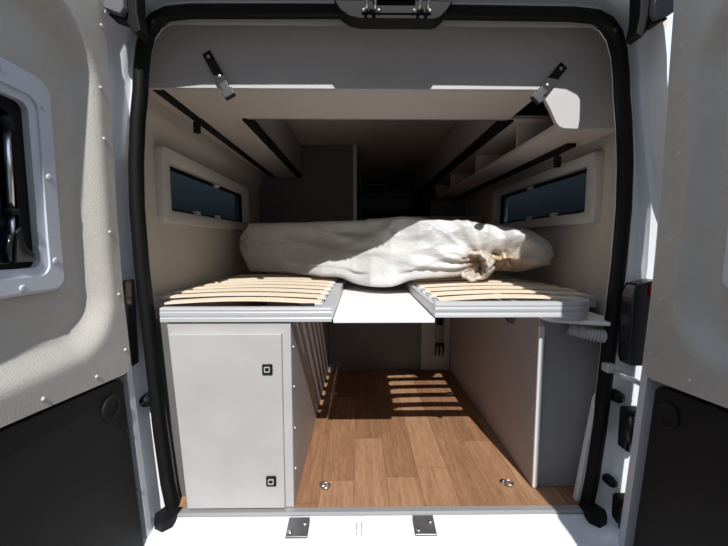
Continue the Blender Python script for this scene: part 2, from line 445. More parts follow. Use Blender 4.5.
    o = MB().lathe([(.0, .001), (.022, .001), (.026, .005), (.032, .008), (.038, .006), (.041, .0), (.0, -.004)], c0, ax, 28).build('grab_recess', M['black'], lowp, smooth=True)
    # rivets
    for s, z in rivets:
        n = dish(s, z) if z > .56 else -.010
        MB().lathe([(.0055, -.003), (.0055, .001), (.004, .003), (.0, .0038)], P(s, n, z), ax, 12).build('rivet', M['frameplastic'] if z > .56 else M['black'], root, smooth=True)
    # window frame
    A = dense(rrect(*ws, .036)); B = dense(rrect(ws[0]+.007, ws[1]-.007, ws[2]+.007, ws[3]-.007, .032))
    C = dense(rrect(gs[0]-.02, gs[1]+.02, gs[2]-.02, gs[3]+.02, .03)); D = dense(rrect(*gs, .02))
    fo = MB().loft([lp(A, -.06), lp(A, -.040), lp(B, -.033), lp(C, -.033), lp(C, -.038), lp(D, -.040), lp(D, -.085)]).build('window_frame', M['frameplastic'], root); autosmooth(fo, 35)
    sc = [(ws[0]+.03, z) for z in (1.317, 1.145, .934)] + [(ws[0]+.13, 1.36), (ws[0]+.13, .875), (ws[0]+.37, 1.36), (ws[0]+.37, .875)]
    for s, z in sc:
        MB().lathe([(.009, 0), (.009, .0015), (.006, .003), (.0, .0026)], P(s, -.033, z), ax, 14).build('screw', M['frameplastic'], fo, smooth=True)
    G0 = dense(rrect(gs[0]-.002, gs[1]+.002, gs[2]-.002, gs[3]+.002, .02)); G1 = dense(rrect(gs[0]+.03, gs[1]-.03, gs[2]+.012, gs[3]-.03, .02))
    MB().loft([lp(G0, -.056), lp(G1, -.056), lp(G1, -.092), lp(G0, -.092)], wrap=True).build('gasket', M['rubber'], root)
    g2 = [P(p[0], -.064, p[1]) for p in G0]; g3 = [P(p[0], -.068, p[1]) for p in G0]
    MB().loft([g2, g3], True, True, True).build('pane', M['panedoor'], root)
    if strut:
        s1 = gs[0]+.052
        st = MB().tube([P(s1+.006, -.046, 1.05), P(s1, -.046, 1.235)], .0065, 12).build('gas_strut', M['steel'], root, smooth=True)
        MB().tube([P(s1+.010, -.046, .945), P(s1+.006, -.046, 1.05)], .005, 10).build('rod', M['steel'], st, smooth=True)
        MB().tube([P(s1, -.046, 1.235), P(s1, -.046, 1.262)], .013, 12).build('end_fitting', M['black'], st, smooth=True)
        MB().tube([P(s1+.006, -.046, 1.045), P(s1+.006, -.046, 1.058)], .014, 12).build('collar', M['black'], st, smooth=True)
        la = MB().prism([(s1-.035, .935), (s1+.02, .935), (s1+.012, 1.0), (s1-.004, 1.02), (s1-.012, .97), (s1-.035, .955)], lambda p, t: P(p[0], t, p[1]), -.066, -.035).build('latch', M['gloss'], root, bevel=.004)
        MB().tube([P(s1+.028, -.04, .94), P(s1+.034, -.034, .965), P(s1+.028, -.034, .995), P(s1+.01, -.04, 1.0)], .005, 8).build('latch_lever', M['gloss'], la, smooth=True)
    return root
make_door('door_1', -1, -.763, -.12, .05, -.030, .034, .146, .045, 'left rear door standing open with a framed window and gas strut',
    [(-.010, 1.62), (.010, 1.435), (.010, 1.289), (.010, 1.013), (-.006, .819), (-.008, .64), (.128, .605), (.3, .62), (.013, .378), (.008, .175)], True)
make_door('door_2', 1, .91, -.12, .09, .030, .045, .205, .075, 'right rear door standing open, mostly plain beige lining in view',
    [(.07, 1.531), (.088, 1.381), (.088, 1.232), (.084, .989), (.068, .812), (.055, .641), (.2, .615), (.35, .63)], False)

# ------------------------------------------------------------------ lintel hardware
root = empty('lock_striker', (.117, -.01, 1.70), 'dark door lock plate with two metal loops under the top seal', 'lock')
pl = [(-.20, .024), (-.18, -.006), (-.15, -.026), (-.115, -.033), (.12, -.033), (.14, -.026), (.16, -.006), (.18, .024)]
MB().prism([(.117+x, 1.722+z) for x, z in pl], lambda p, t: (p[0], t, p[1]), -.036, .02).build('plate', M['rubber'], root, bevel=.004)
MB().prism([(.117+x, 1.716+z) for x, z in rrect(-.085, .085, -.012, .012, .008)], lambda p, t: (p[0], t, p[1]), -.040, -.034).build('face_plate', M['rubber'], root, bevel=.002)
for xc in (.035, .20):
    l = [(xc-.013, -.04, 1.708), (xc-.013, -.07, 1.722), (xc-.012, -.072, 1.742), (xc, -.073, 1.747), (xc+.012, -.072, 1.742), (xc+.013, -.07, 1.722), (xc+.013, -.04, 1.708)]
    MB().tube(l, .0045, 8).build('striker_loop', M['steel'], root, smooth=True)
for xc in (.012, .06, .172, .222):
    MB().lathe([(.006, 0), (.005, .003), (0, .004)], (xc, -.0405, 1.712), (0, -1, 0), 12).build('bolt', M['steel'], root, smooth=True)
root = empty('lamp_housing', (.112, -.05, 1.76), 'small black housing with two screws on the top edge of the doorway', 'housing')
MB().prism([(x+.112, z+1.79) for x, z in rrect(-.068, .068, -.035, .04, .012)], lambda p, t: (p[0], t, p[1]), -.068, .0).build('body', M['black'], root, bevel=.004)
for xc in (.06, .165): MB().lathe([(.006, 0), (.005, .003), (0, .004)], (xc, -.068, 1.765), (0, -1, 0), 12).build('screw', M['steel'], root, smooth=True)

def corner_cover(sgn, label):
    cx = CX + sgn*.79
    r = empty('corner_cover', (cx, -.09, 1.62), label, 'cover', 'grey corner covers at the top of the doorway')
    sh = -.03 if sgn < 0 else 0
    f = lambda p, t: (CX + sgn*(p[0]+sh), t, p[1])
    MB().prism([(.806, 1.80), (.846, 1.80), (.862, 1.668), (.812, 1.650), (.80, 1.672)], f, -.115, -.092).build('cap', M['capgrey'], r, bevel=.004)
    MB().prism([(.772, 1.80), (.815, 1.80), (.82, 1.71), (.864, 1.662), (.815, 1.645), (.785, 1.607), (.768, 1.618), (.776, 1.67)], f, -.092, -.045).build('rubber_block', M['rubber'], r, bevel=.004)
corner_cover(-1, 'grey cap with black rubber block at the top left corner of the doorway')
corner_cover(1, 'grey cap with black rubber block at the top right corner of the doorway')

# tail lamps seen from behind between jamb and door
def tail_lamp(sgn, x0, x1, label):
    r = empty('tail_lamp', ((x0+x1)/2, -.06, .5), label, 'lamp')
    MB().prism([(x, z) for x, z in [(x0+.012, .845), (x1, .86), (x1, .565), (x0+.008, .565), (x0, .59), (x0, .80)]], lambda p, t: (p[0], t, p[1]), -.075, -.02).build('housing', M['gloss'], r, bevel=.006)
    if sgn > 0: MB().box(x0+.052, x1-.004, -.083, -.07, .80, .845).build('lens', M['red'], r, bevel=.004)
tail_lamp(-1, -.84, -.765, 'black slot of the left tail lamp between jamb and open door')
tail_lamp(1, .905, .985, 'black and red tail lamp showing beside the right open door')

def bump_stop(x, y, z, r, label):
    e = empty('bump_stop', (x, y, z), label, 'door stop', 'rubber door stops on the jambs')
    MB().lathe([(r, .026), (r, -.0), (r*.9, -.012), (r*.6, -.02), (0, -.022)], (x, y, z), (0, 1, 0), 20).build('rubber', M['rubber'], e, smooth=True)
    MB().lathe([(r*.25, 0), (r*.2, -.006), (0, -.007)], (x, y-.022, z), (0, 1, 0), 10).build('screw', M['gloss'], e, smooth=True)
bump_stop(-.762, .0, .42, .022, 'round black stop on the left jamb beside the lower door panel')
bump_stop(.932, .0, .425, .022, 'upper round black stop on the right jamb below the tail lamp')
bump_stop(.928, .0, .10, .018, 'lower round black stop on the right jamb near the sill')
def hinge(x, z, label):
    e = empty('door_hinge', (x, -.06, z), label, 'hinge', 'black hinges on the right jamb')
    MB().box(x-.012, x+.05, -.075, -.02, z-.075, z+.075).build('leaf', M['black'], e, bevel=.01)
    MB().tube([(x-.008, -.075, z-.06), (x-.008, -.075, z+.06)], .013, 14).build('pin', M['gloss'], e, smooth=True)
    MB().lathe([(.014, .0), (.012, -.008), (0, -.01)], (x+.012, -.075, z-.03), (0, 1, 0), 14).build('bolt', M['rubber'], e, smooth=True)
hinge(.935, .33, 'upper black hinge on the right jamb')
hinge(.93, .0, 'lower black hinge on the right jamb by the sill')
e = empty('check_arm', (.93, -.06, .50), 'bright metal check arm on the right jamb under the tail lamp', 'arm')
MB().tube([(.885, -.03, .535), (.91, -.06, .525), (.95, -.09, .505), (.985, -.10, .50)], [.006, .009, .009, .007], 10).build('arm', M['steel'], e, smooth=True)
MB().box(.865, .90, -.035, .0, .525, .555).build('bracket', M['alu'], e, bevel=.005)

# sill catches
def catch(x, label):
    e = empty('catch_plate', (x, -.06, -.02), label, 'plate', 'metal catch plates on the sill')
    return e
cp = empty('catch_plate', (-.218, -.066, -.018), 'left metal catch plate with two screws on the white sill', 'plate', 'metal catch plates on the sill')
x, y, z = cp.location
MB().prism([(y+.034, z+.016), (y-.012, z+.004), (y-.036, z+.003), (y-.036, z-.012), (y+.034, z-.008)], lambda p, t: (t, p[0], p[1]), x-.038, x+.038).build('plate', M['zinc'], cp, bevel=.003)
for a, b in ((-.024, -.022), (.022, .008)):
    MB().lathe([(.0085, 0), (.008, .004), (.004, .006), (0, .004)], (x+a, y+b, z+.006 if b < 0 else z+.011), (0, 0, 1), 14).build('screw', M['steel'], cp, smooth=True)
c2 = copy_tree(cp, (.226, -.062, -.018)); c2['label'] = 'right metal catch plate with two screws on the white sill'
bl = empty('sill_bracket', (.0, -.085, -.02), 'small white bracket at the middle of the sill between the catch plates', 'bracket')
MB().box(-.012, -.004, -.105, -.055, -.022, .0).box(.004, .012, -.105, -.055, -.022, .0).build('ear', M['paint'], bl, bevel=.002)
MB().box(-.04, .04, -.086, -.074, -.022, -.012).build('cross_bar', M['paint'], bl, bevel=.002)

# ------------------------------------------------------------------ overhead furniture
PY = .135
root = empty('rear_locker', (CX, PY, 1.42), 'wide grey overhead panel across the doorway with a dropped right end', 'overhead locker')
poly = [(WL+.01, 1.548), (.66, 1.548), (.685, 1.525), (.715, 1.475), (.735, 1.435), (.748, 1.418), (.765, 1.41), (.80, 1.408), (WR-.04, 1.41), (WR-.04, 1.80), (WL+.01, 1.80)]
MB().prism(poly, lambda p, t: (p[0], t, p[1]), PY, PY+.018).build('front_panel', M['board'], root, bevel=.0025)
MB().box(-.73, .69, PY+.018, .445, 1.548, 1.566).build('underside', M['warm'], root, bevel=.002)
MB().box(-.52, .69, .446, .462, 1.55, 1.80).build('back_panel', M['dim'], root)
MB().box(-.50, .68, .462, .468, 1.550, 1.558).build('edge_trim', M['zinc'], root)
for xx, zz in ((-.665, 1.553), (-.40, 1.563), (.13, 1.556)): MB().lathe([(.004, 0), (.003, .002), (0, .003)], (xx, PY, zz+.01), (0, -1, 0), 10).build('screw', M['alu'], root, smooth=True)
MB().lathe([(.005, 0), (.004, .002), (0, .003)], (.955, PY, 1.475), (0, -1, 0), 10).build('screw', M['alu'], root, smooth=True)

root = empty('overhead_locker', (-.63, 1.18, 1.55), 'long overhead locker with a bounce-tinted underside along the left wall', 'overhead locker')
MB().box(-.735, -.545, .46, 1.89, 1.556, 1.572).build('underside', M['warm'], root)
MB().box(-.53, -.512, .462, 1.89, 1.572, 1.825).build('door', M['partition'], root, bevel=.002)
MB().box(-.545, -.505, 0.469, 1.87, 1.546, 1.570).build('light_channel', M['rubber'], root)
MB().box(-.775, -.737, PY+.02, 1.89, 1.548, 1.572).build('side_channel', M['rubber'], root)
MB().box(WL+.04, -.775, PY+.02, 1.89, 1.572, 1.58).build('wall_filler', M['warm'], root)

root = empty('overhead_locker', (.85, 1.8, 1.55), 'long overhead locker with a black channel along the right wall', 'overhead locker')
MB().box(.69, .995, .46, 3.05, 1.556, 1.572).build('underside', M['warm'], root)
MB().box(.672, .69, .462, 3.05, 1.572, 1.825).build('door', M['partition'], root, bevel=.002)
MB().box(.665, .72, .469, 3.0, 1.546, 1.570).build('light_channel', M['rubber'], root)

root = empty('open_shelf', (.88, 1.5, 1.41), 'open shelf with upright dividers under the right overhead locker', 'shelf')
MB().box(.752, .995, PY+.018, 2.95, 1.412, 1.438).build('shelf_board', M['warm'], root, bevel=.003)
MB().box(.985, .995, PY+.018, 2.95, 1.438, 1.556).build('back_panel', M['dim'], root)
for yy in (.527, 1.13, 1.765, 2.355): MB().box(.765, .985, yy-.008, yy+.008, 1.438, 1.556).build('divider', M['warm'], root)
MB().box(.90, .94, PY+.2, 2.9, 1.396, 1.412).build('light_channel', M['rubber'], root)

def spot(x, y, z, label):
    e = empty('spotlight', (x, y, z), label, 'spotlight', 'small black spotlights below the lockers')
    MB().lathe([(.016, 0), (.016, -.042), (.013, -.046), (.013, -.04), (0, -.04)], (x, y, z), (0, 0, 1), 16).build('barrel', M['black'], e, smooth=False)
    MB().tube([(x, y, z+.004), (x, y, z+.02)], .006, 10).build('stem', M['black'], e, smooth=True)
    MB().lathe([(.011, 0), (.011, -.003), (0, -.003)], (x, y, z-.037), (0, 0, 1), 14).build('lens', M['alu'], e)
spot(-.748, .45, 1.53, 'small black spotlight under the left overhead locker')
spot(.92, .44, 1.378, 'small black spotlight under the right open shelf')

def strap(top, bot, label):
    t, b = Vector((top[0], PY-.0005, top[1])), Vector((bot[0], PY-.03, bot[1]))
    d = (b-t); L = d.length; d.normalize(); w = Vector((0, 1, 0)).cross(d).normalized()
    nrm = d.cross(w).normalized()
    if nrm.y > 0: nrm = -nrm
    e = empty('strap', tuple(t), label, 'strap', 'black straps on the overhead panel')
    def P(a, c, n): return tuple(t + d*a + w*c + nrm*n)
    prof = [(0, .0005), (.03, .0005), (.07, .006), (.11, .003), (L*.78, .006)]
    mb = MB(); mb.loft([[P(a, -.0165, n), P(a, .0165, n), P(a, .0165, n+.003), P(a, -.0165, n+.003)] for a, n in prof], True, True, True)
    mb.build('webbing', M['webbing'], e)
    for a in (.02, .108): MB().lathe([(.0075, 0), (.006, .003), (.003, .004), (0, .003)], P(a, 0, .0035 if a < .1 else .006), tuple(nrm), 14).build('snap', M['steel'], e, smooth=True)
    bk = MB().prism([(L*.70, -.016), (L*.70, .016), (L*.84, .013), (L*.86, .021), (L, .021), (L, -.021), (L*.86, -.021), (L*.84, -.013)], lambda p, n: P(p[0], p[1], n), .006, .017).build('buckle', M['buckle'], e, bevel=.003)
    MB().prism([(L*.98, -.019), (L*.98, .019), (L*1.02, .019), (L*1.02, -.019)], lambda p, n: P(p[0], p[1], n), .005, .0185).build('buckle_tip', M['black'], bk, bevel=.002)
strap((-.560, 1.672), (-.462, 1.500), 'black strap with grey buckle on the left of the overhead panel')
strap((.755, 1.635), (.632, 1.492), 'black strap with grey buckle on the dropped right end of the overhead panel')

# ------------------------------------------------------------------ far interior
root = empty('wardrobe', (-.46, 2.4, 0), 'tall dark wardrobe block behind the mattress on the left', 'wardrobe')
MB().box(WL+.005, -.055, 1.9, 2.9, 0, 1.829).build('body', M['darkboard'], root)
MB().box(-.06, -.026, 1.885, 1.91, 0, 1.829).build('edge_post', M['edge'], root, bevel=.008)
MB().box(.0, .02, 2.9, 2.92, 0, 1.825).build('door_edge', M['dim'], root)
root = empty('cab_shelf', (.3, 3.9, 1.4), 'dark shelf over the driving cab at the far end', 'shelf')
MB().box(.03, .75, 3.9, 4.25, 1.46, 1.70).build('body', M['dim'], root, bevel=.01)
MB().box(.05, .42, 3.885, 3.91, 1.81, 1.826).build('light_bar', M['edge'], root)
def cab_seat(x, label):
    e = empty('cab_chair', (x, 3.5, 0), label, 'seat', 'cab seats')
    MB().prism([(x+a, b) for a, b in rrect(-.2, .2, .4, 1.15, .08)], lambda p, t: (p[0], t, p[1]), 3.40, 3.499).build('backrest', M['seatcloth'], e, bevel=.03)
    MB().box(x-.21, x+.21, 3.5, 4.0, .3, .48).build('seat', M['seatcloth'], e, bevel=.03)
    MB().prism([(x+a, b) for a, b in rrect(-.14, .14, 1.19, 1.37, .06)], lambda p, t: (p[0], t, p[1]), 3.47, 3.57).build('headrest', M['seatcloth'], e, bevel=.03)
    MB().box(x-.2, x+.2, 3.5, 3.9, 0, .3).build('base', M['black'], e)
    for q in (-.06, .06): MB().tube([(x+q, 3.52, 1.12), (x+q, 3.52, 1.22)], .007, 8).build('headrest_rod', M['steel'], e, smooth=True)
cab_seat(.28, 'dark cab seat with headrest, left of the pair at the far end')
cab_seat(.76, 'dark cab seat with headrest, right of the pair at the far end')
root = empty('worktop', (.64, 1.75, 0), 'brown wooden worktop edge behind the mattress on the right', 'worktop')
MB().box(.30, .985, 1.60, 2.2, 1.142, 1.196).build('top', M['brownboard'], root, bevel=.004)
MB().box(.36, .985, 1.63, 2.2, 0, 1.136).build('cabinet', M['dim'], root)
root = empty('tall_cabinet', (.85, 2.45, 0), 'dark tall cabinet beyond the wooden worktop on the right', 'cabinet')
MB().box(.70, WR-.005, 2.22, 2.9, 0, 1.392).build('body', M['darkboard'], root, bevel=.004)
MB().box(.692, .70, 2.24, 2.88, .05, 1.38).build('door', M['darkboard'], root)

# ------------------------------------------------------------------ bed
ZR0, ZR1 = .704, .754
def bowed_slat(x0, x1, y, w=.058, bow=.012):
    n = 14; loops = []
    for i in range(n+1):
        t = i/n; z = ZR1+.002 + bow*math.sin(PI*t); xx = x0+(x1-x0)*t
        loops.append([(xx, y-w/2, z), (xx, y+w/2, z), (xx, y+w/2, z+.007), (xx, y-w/2, z+.007)])
    return MB().loft(loops, True, True, True)
def rail_profile(y0, z0, z1):
    return [(y0, z0), (y0, z0+.012), (y0+.0012, z0+.014), (y0+.0012, z0+.020), (y0, z0+.022), (y0, z0+.033), (y0+.0012, z0+.035), (y0+.0012, z0+.040), (y0, z0+.042), (y0+.002, z1), (y0+.028, z1), (y0+.028, z0)]
YS = [.085+.132*k for k in range(9)]
root = empty('slatted_bed_base', (-.47, .65, ZR0), 'left slatted bed base with pale aluminium rail above the storage cabinet', 'bed base', 'slatted bed bases')
MB().prism(rail_profile(0, ZR0, ZR1), lambda p, t: (t, p[0], p[1]), -.70, -.10).build('front_rail', M['alu'], root)
MB().box(-.138, -.096, .0285, 1.36, ZR0, ZR1).build('inner_rail', M['alu'], root, bevel=.004)
MB().box(-.875, -.845, .20, 1.36, ZR0, ZR1).build('wall_rail', M['alu'], root, bevel=.004)
for k, yy in enumerate(YS):
    x0 = -.70-.13*sstep(.03, .3, yy)
    bowed_slat(x0, -.145, yy).build('slat', M['slat'], root)
    MB().box(-.175, -.137, yy-.03, yy+.03, ZR1-.006, ZR1+.006).build('slat_holder', M['alu'], root, bevel=.003)
MB().box(-.215, -.165, .03, .05, ZR1-.004, ZR1+.008).build('catch', M['black'], root, bevel=.003)

root = empty('slatted_bed_base', (.58, .65, ZR0), 'right slatted bed base with rounded end beside the right jamb', 'bed base', 'slatted bed bases')
pth = [(.265, 0)] + [(.268+.49*i/6, 0) for i in range(1, 7)] + [(.758 + .10*math.sin(PI/2*i/8), .10*(1-math.cos(PI/2*i/8))) for i in range(1, 9)] + [(.858, .2), (.858, .3)]
loops = []
for i, (x, y) in enumerate(pth):
    a, b = pth[max(i-1, 0)], pth[min(i+1, len(pth)-1)]
    tx, ty = b[0]-a[0], b[1]-a[1]; l = math.hypot(tx, ty); nx, ny = -ty/l, tx/l
    loops.append([(x+nx*p[0], y+ny*p[0], p[1]) for p in rail_profile(0, ZR0+.014, ZR1+.018)])
o = MB().loft(loops, True, True, True).build('front_rail', M['alu'], root); autosmooth(o, 40)
MB().box(.264, .290, .0285, 1.36, ZR0+.01, ZR1+.006).build('inner_rail', M['alu'], root, bevel=.004)
MB().box(.98, 1.01, .25, 1.36, ZR0, ZR1).build('wall_rail', M['alu'], root, bevel=.004)
for k, yy in enumerate(YS):
    x1 = .83+.14*sstep(.03, .32, yy)
    s_ = bowed_slat(.292, x1, yy+.008); 
    for v in s_.v: v.z += .008
    s_.build('slat', M['slat'], root)
    MB().box(.280, .315, yy-.022, yy+.038, ZR1, ZR1+.012).build('slat_holder', M['alu'], root, bevel=.003)
MB().prism([(.515, ZR0+.014), (.555, ZR0+.014), (.545, ZR0-.012), (.53, ZR0-.008)], lambda p, t: (p[0], t, p[1]), .004, .02).build('catch', M['black'], root, bevel=.002)

o = MB().box(-.094, .262, -.012, .95, .701, .717).build('bed_board', M['whitepanel'], bevel=.003)
tag(o, 'white board bridging the gap between the two slatted bed bases', 'board')

# ------------------------------------------------------------------ mattress in plastic film
def mattress():
    root = empty('wrapped_mattress', (.1, .9, .76), 'mattress wrapped in crumpled milky plastic lying across the slatted bed bases', 'mattress')
    YF = [(0, 1.10), (.2, .99), (.42, .80), (.52, .66), (.60, .585), (.8, .50), (.92, .46), (1.0, .45)]
    ZB = [(0, .79), (.3, .79), (.62, .796), (.72, .805), (.82, .83), (.92, .83), (1.0, .86)]
    ZT = [(0, 1.112), (.3, 1.112), (.6, 1.108), (.72, 1.09), (.85, 1.065), (.93, 1.045), (1., 1.0)]
    BUL = [(0, 0), (.12, .03), (.3, .14), (.46, .20), (.54, .11), (.64, .04), (.75, .0), (1, 0)]
    def lin(tab, u):
        for (a, x), (b, y) in zip(tab, tab[1:]):
            if u <= b: return x + (y-x)*(u-a)/(b-a)
        return tab[-1][1]
    NU, NV = 220, 120; loops = []; stain = []
    for i in range(NU+1):
        u = i/NU
        X = -.735+1.72*u
        yf, zb, zt = lin(YF, u), lin(ZB, u), lin(ZT, u)
        T = .42-.06*u; yc = yf+T/2; zc = (zb+zt)/2; hz = (zt-zb)/2; hy = T/2
        e = 16-13*sstep(.45, .95, u)
        k = 1.
        if u > .90: k = max(.03, 1-((u-.90)/.10)**2.6)**(.5)
        
        loop = []
        for j in range(NV):
            th = 2*PI*j/NV; c, s = math.cos(th), math.sin(th)
            rr = (abs(c)**e+abs(s)**e)**(-1/e)
            y = yc - hy*k*c*rr; z = zc + hz*k*s*rr
            nrm = Vector((0, -c, s))
            front = sstep(.0, .75, c)
            t = max(0, min(1, (z-zb)/(zt-zb)))
            # film sagging forward along the bottom of the front
            bul = lin(BUL, u)*front*(1-sstep(.0, .78, t))**1.15*(1+.25*noise.noise((X*6, z*4, 1)))
            y -= bul
            if bul > 0: z -= .040*min(1, bul/.05)*(1-t)**2*math.exp(-((X-.08)/.15)**4)
            # folds: long soft diagonal ones and fine crumples
            p = Vector((X*2.2+z*2.4, y*2, z*7-X*1.3))
            rdg = 1-abs(noise.noise(p*1.3))*2
            ra = math.hypot(X-.64, z-.88); aa = math.atan2(z-.88, .64-X)
            p2 = Vector((aa*4.2, ra*2.6, 3.3)) if X < .64 else Vector((X*5, y*3, z*12))
            rdg2 = 1-abs(noise.noise(p2))*2
            amp = .35+.65*sstep(.18, .5, u) if s > -.5 else .08
            amp *= (.3 + .7*sstep(.95, .5, t)) if u < .45 else 1
            amp *= 1-.75*sstep(.3, .9, s)
            dsp = amp*(.042*max(0, rdg-.3)**1.3 + .034*max(0, rdg2-.2)*min(1, ra/.25) + .010*noise.noise(p*2.2))
            # tied corner: film drawn in towards a point with radial pleats
            for gx, gz, gr, gd, npl in ((.725, .875, .085, .055, 9), (.600, .885, .06, .05, 7)):
                dxx, dzz = X-gx, z-gz; r = math.hypot(dxx, dzz)
                if c > 0 and r < .3:
                    f = math.exp(-(r/gr)**2)
                    dsp -= gd*f*front
                    ang = math.atan2(dzz, dxx)
                    dsp += front*.011*math.exp(-(r/.13)**2)*math.cos(npl*ang+noise.noise((X*4, 3, z*4))*2)*min(1, r/.03)
            q = Vector((X, y, z)) + nrm*dsp
            if u > .90: q.x += 0
            loop.append(q)
            d1 = math.hypot(X-.74, (z-.865)*1.1); d2 = math.hypot(X-.60, z-.87); d3 = math.hypot((X-.47)*.7, (z-.78)*1.6)
            st = (math.exp(-(d1/.10)**2)*1.0 + math.exp(-(d2/.085)**2)*.9 + .6*math.exp(-(d3/.06)**2)) if c > -.2 else 0
            stain.append(min(1, st))
        loops.append(loop)
    mb = MB(); mb.loft(loops, True, False, False)
    # left end: pulled to a loose point
    L0 = loops[0]; cen = Vector((-.80, 1.17, .985))
    extra = []
    for fct, bulge in ((.86, .012), (.55, .030), (.25, .05)):
        extra.append([cen*(1-fct)+p*fct + Vector((-.02*bulge/.05 + .012*math.sin(j*.9), 0, 0)) for j, p in enumerate(L0)])
    mb2 = MB(); mb2.loft([loops[0]]+extra, True, False, True)
    fl = mb2.build('end_flap', M['wrap'], root); autosmooth(fl, 25)
    # right end cap
    R0 = loops[-1]; cr = sum(R0, Vector())/len(R0)
    mb3 = MB(); mb3.loft([R0, [cr+(p-cr)*.3+Vector((.004, 0, 0)) for p in R0]], True, False, True)
    n0 = len(mb.v); mb.v += mb3.v; mb.f += [tuple(k+n0 for k in f) for f in mb3.f]; stain += [0]*len(mb3.v)
    me_o = None
    pts = {tuple(round(c, 4) for c in v): st for v, st in zip(mb.v, stain)}
    org = ORG[root]
    o = mb.build('plastic_cover', M['wrap'], root, smooth=True)
    a = o.data.attributes.new('stain', 'FLOAT', 'POINT')
    for i, v in enumerate(o.data.vertices):
        w = v.co + org
        a.data[i].value = pts.get(tuple(round(c, 4) for c in w), 0)
    # gathered roll of film: open flared tube with pleats at the tied corner
    gc = Vector((.575, .525, .868)); ax = Vector((-.45, -.86, -.1)).normalized(); A = Vector((0, 0, 1)).cross(ax).normalized(); B = ax.cross(A)
    lps = []; n = 72
    for h, r, pl in ((-.05, .034, .16), (-.02, .048, .13), (.01, .062, .10), (.03, .074, .07), (.045, .086, .06), (.040, .098, .05), (.01, .104, .07), (-.05, .108, .10), (-.12, .11, .1)):
        r *= .80
        lps.append([gc + ax*(h+.010*math.sin(3*2*PI*k/n+1)) + (A*math.cos(2*PI*k/n)*1.0 + B*math.sin(2*PI*k/n)*.92)*r*(1+pl*math.sin(11*2*PI*k/n + h*20 + math.sin(2*2*PI*k/n))) for k in range(n)])
    o2 = MB().loft(lps, True, True, False).build('gathered_corner', M['wrap'], root, smooth=True)
    tag(o2, 'gathered tan-stained knot of film')
    a = o2.data.attributes.new('stain', 'FLOAT', 'POINT')
    for v in o2.data.vertices:
        rr = ((v.co+org)-gc).length
        a.data[v.index].value = .55 if rr < .07 else max(0, .55-(rr-.07)*7)
    return root
mattress()

# ------------------------------------------------------------------ storage under the bed
root = empty('storage_cabinet', (-.46, .7, 0), 'pale grey storage cabinet with a latched door under the left bed base', 'cabinet')
fp = [(-.640, .002), (-.246, .002), (-.246, .70), (-.682, .70), (-.678, .64)]
MB().prism(fp, lambda p, t: (p[0], t, p[1]), .008, .027).build('front_frame', M['cabinet'], root, bevel=.002)
MB().box(-.262, -.246, .028, 1.39, .002, .70).build('side_panel', M['partition'], root, bevel=.002)
MB().box(-.70, -.262, 1.37, 1.39, .002, .70).build('back_panel', M['board2'], root)
dr = MB().prism([(-.630, .014), (-.276, .014), (-.276, .662), (-.668, .662)], lambda p, t: (p[0], t, p[1]), -.010, .0075).build('door', M['cabinet'], root, bevel=.002)
MB().prism([(-.71, .002), (-.655, .002), (-.69, .70), (-.80, .70), (-.79, .45)], lambda p, t: (p[0], t, p[1]), .07, .085).build('shade_filler', M['darkboard'], root)  # added dark sheet; its colour stands in for shade beside the cabinet
tag(dr, 'pale grey cabinet door with two square latches')
for lx, lz in ((-.326, .538), (-.322, .122)):
    h = MB().prism(rrect(lx-.018, lx+.018, lz-.018, lz+.018, .004), lambda p, t: (p[0], t, p[1]), -.018, -.010).build('latch', M['black'], dr, bevel=.002)
    ro, ri = rrect(lx-.010, lx+.010, lz-.010, lz+.010, .003), rrect(lx-.007, lx+.007, lz-.007, lz+.007, .002)
    MB().loft([[(p[0], y_, p[1]) for p in r_] for r_, y_ in ((ro, -.018), (ro, -.0205), (ri, -.0205), (ri, -.018))]).build('latch_ring', M['alu'], h)
for zz in (.60, .45, .29, .13): MB().lathe([(.005, 0), (.004, .003), (0, .004)], (-.246, .045, zz), (1, 0, 0), 10).build('screw_cap', M['edge'], root, smooth=True)

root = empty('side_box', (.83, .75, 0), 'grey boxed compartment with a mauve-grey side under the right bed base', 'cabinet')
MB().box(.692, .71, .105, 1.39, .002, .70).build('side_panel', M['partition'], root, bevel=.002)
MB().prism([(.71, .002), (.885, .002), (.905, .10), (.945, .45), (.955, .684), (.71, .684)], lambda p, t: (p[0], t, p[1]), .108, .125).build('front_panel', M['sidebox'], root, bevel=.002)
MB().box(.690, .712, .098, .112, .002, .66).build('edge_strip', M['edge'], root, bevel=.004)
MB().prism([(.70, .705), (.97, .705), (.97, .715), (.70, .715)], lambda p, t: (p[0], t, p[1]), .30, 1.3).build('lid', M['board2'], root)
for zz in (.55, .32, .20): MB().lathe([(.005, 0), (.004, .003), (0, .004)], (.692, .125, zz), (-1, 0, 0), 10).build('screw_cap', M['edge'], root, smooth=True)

ptsr = [(.70, .10)] + [(.70+.03*(1-math.cos(PI/2*k/5))+0, .10-.05*math.sin(PI/2*k/5)) for k in range(1, 6)] + [(.80, .02), (.88, -.005), (.925, .005), (.94, .05), (.94, .3), (.70, .3)]
o = MB().prism(ptsr, lambda p, t: (p[0], p[1], t), .686, .700).build('corner_shelf', M['whitepanel'], bevel=.003)
tag(o, 'small white rounded corner shelf under the rounded end of the right bed base', 'shelf')
# ribbed hose
mb = MB(); path = []; rad = []
for k in range(90):
    t = k/89; a = PI*.5*t
    path.append((.785+.20*t, .070-.05*math.sin(PI*t*.8), .660-.016*math.sin(PI*t*.9))); rad.append(.022+.0034*math.cos(2*PI*k/4.))
mb.tube(path, rad, 18)
o = mb.build('ribbed_hose', M['hose'], smooth=True); tag(o, 'grey ribbed air hose below the small white corner shelf', 'hose')

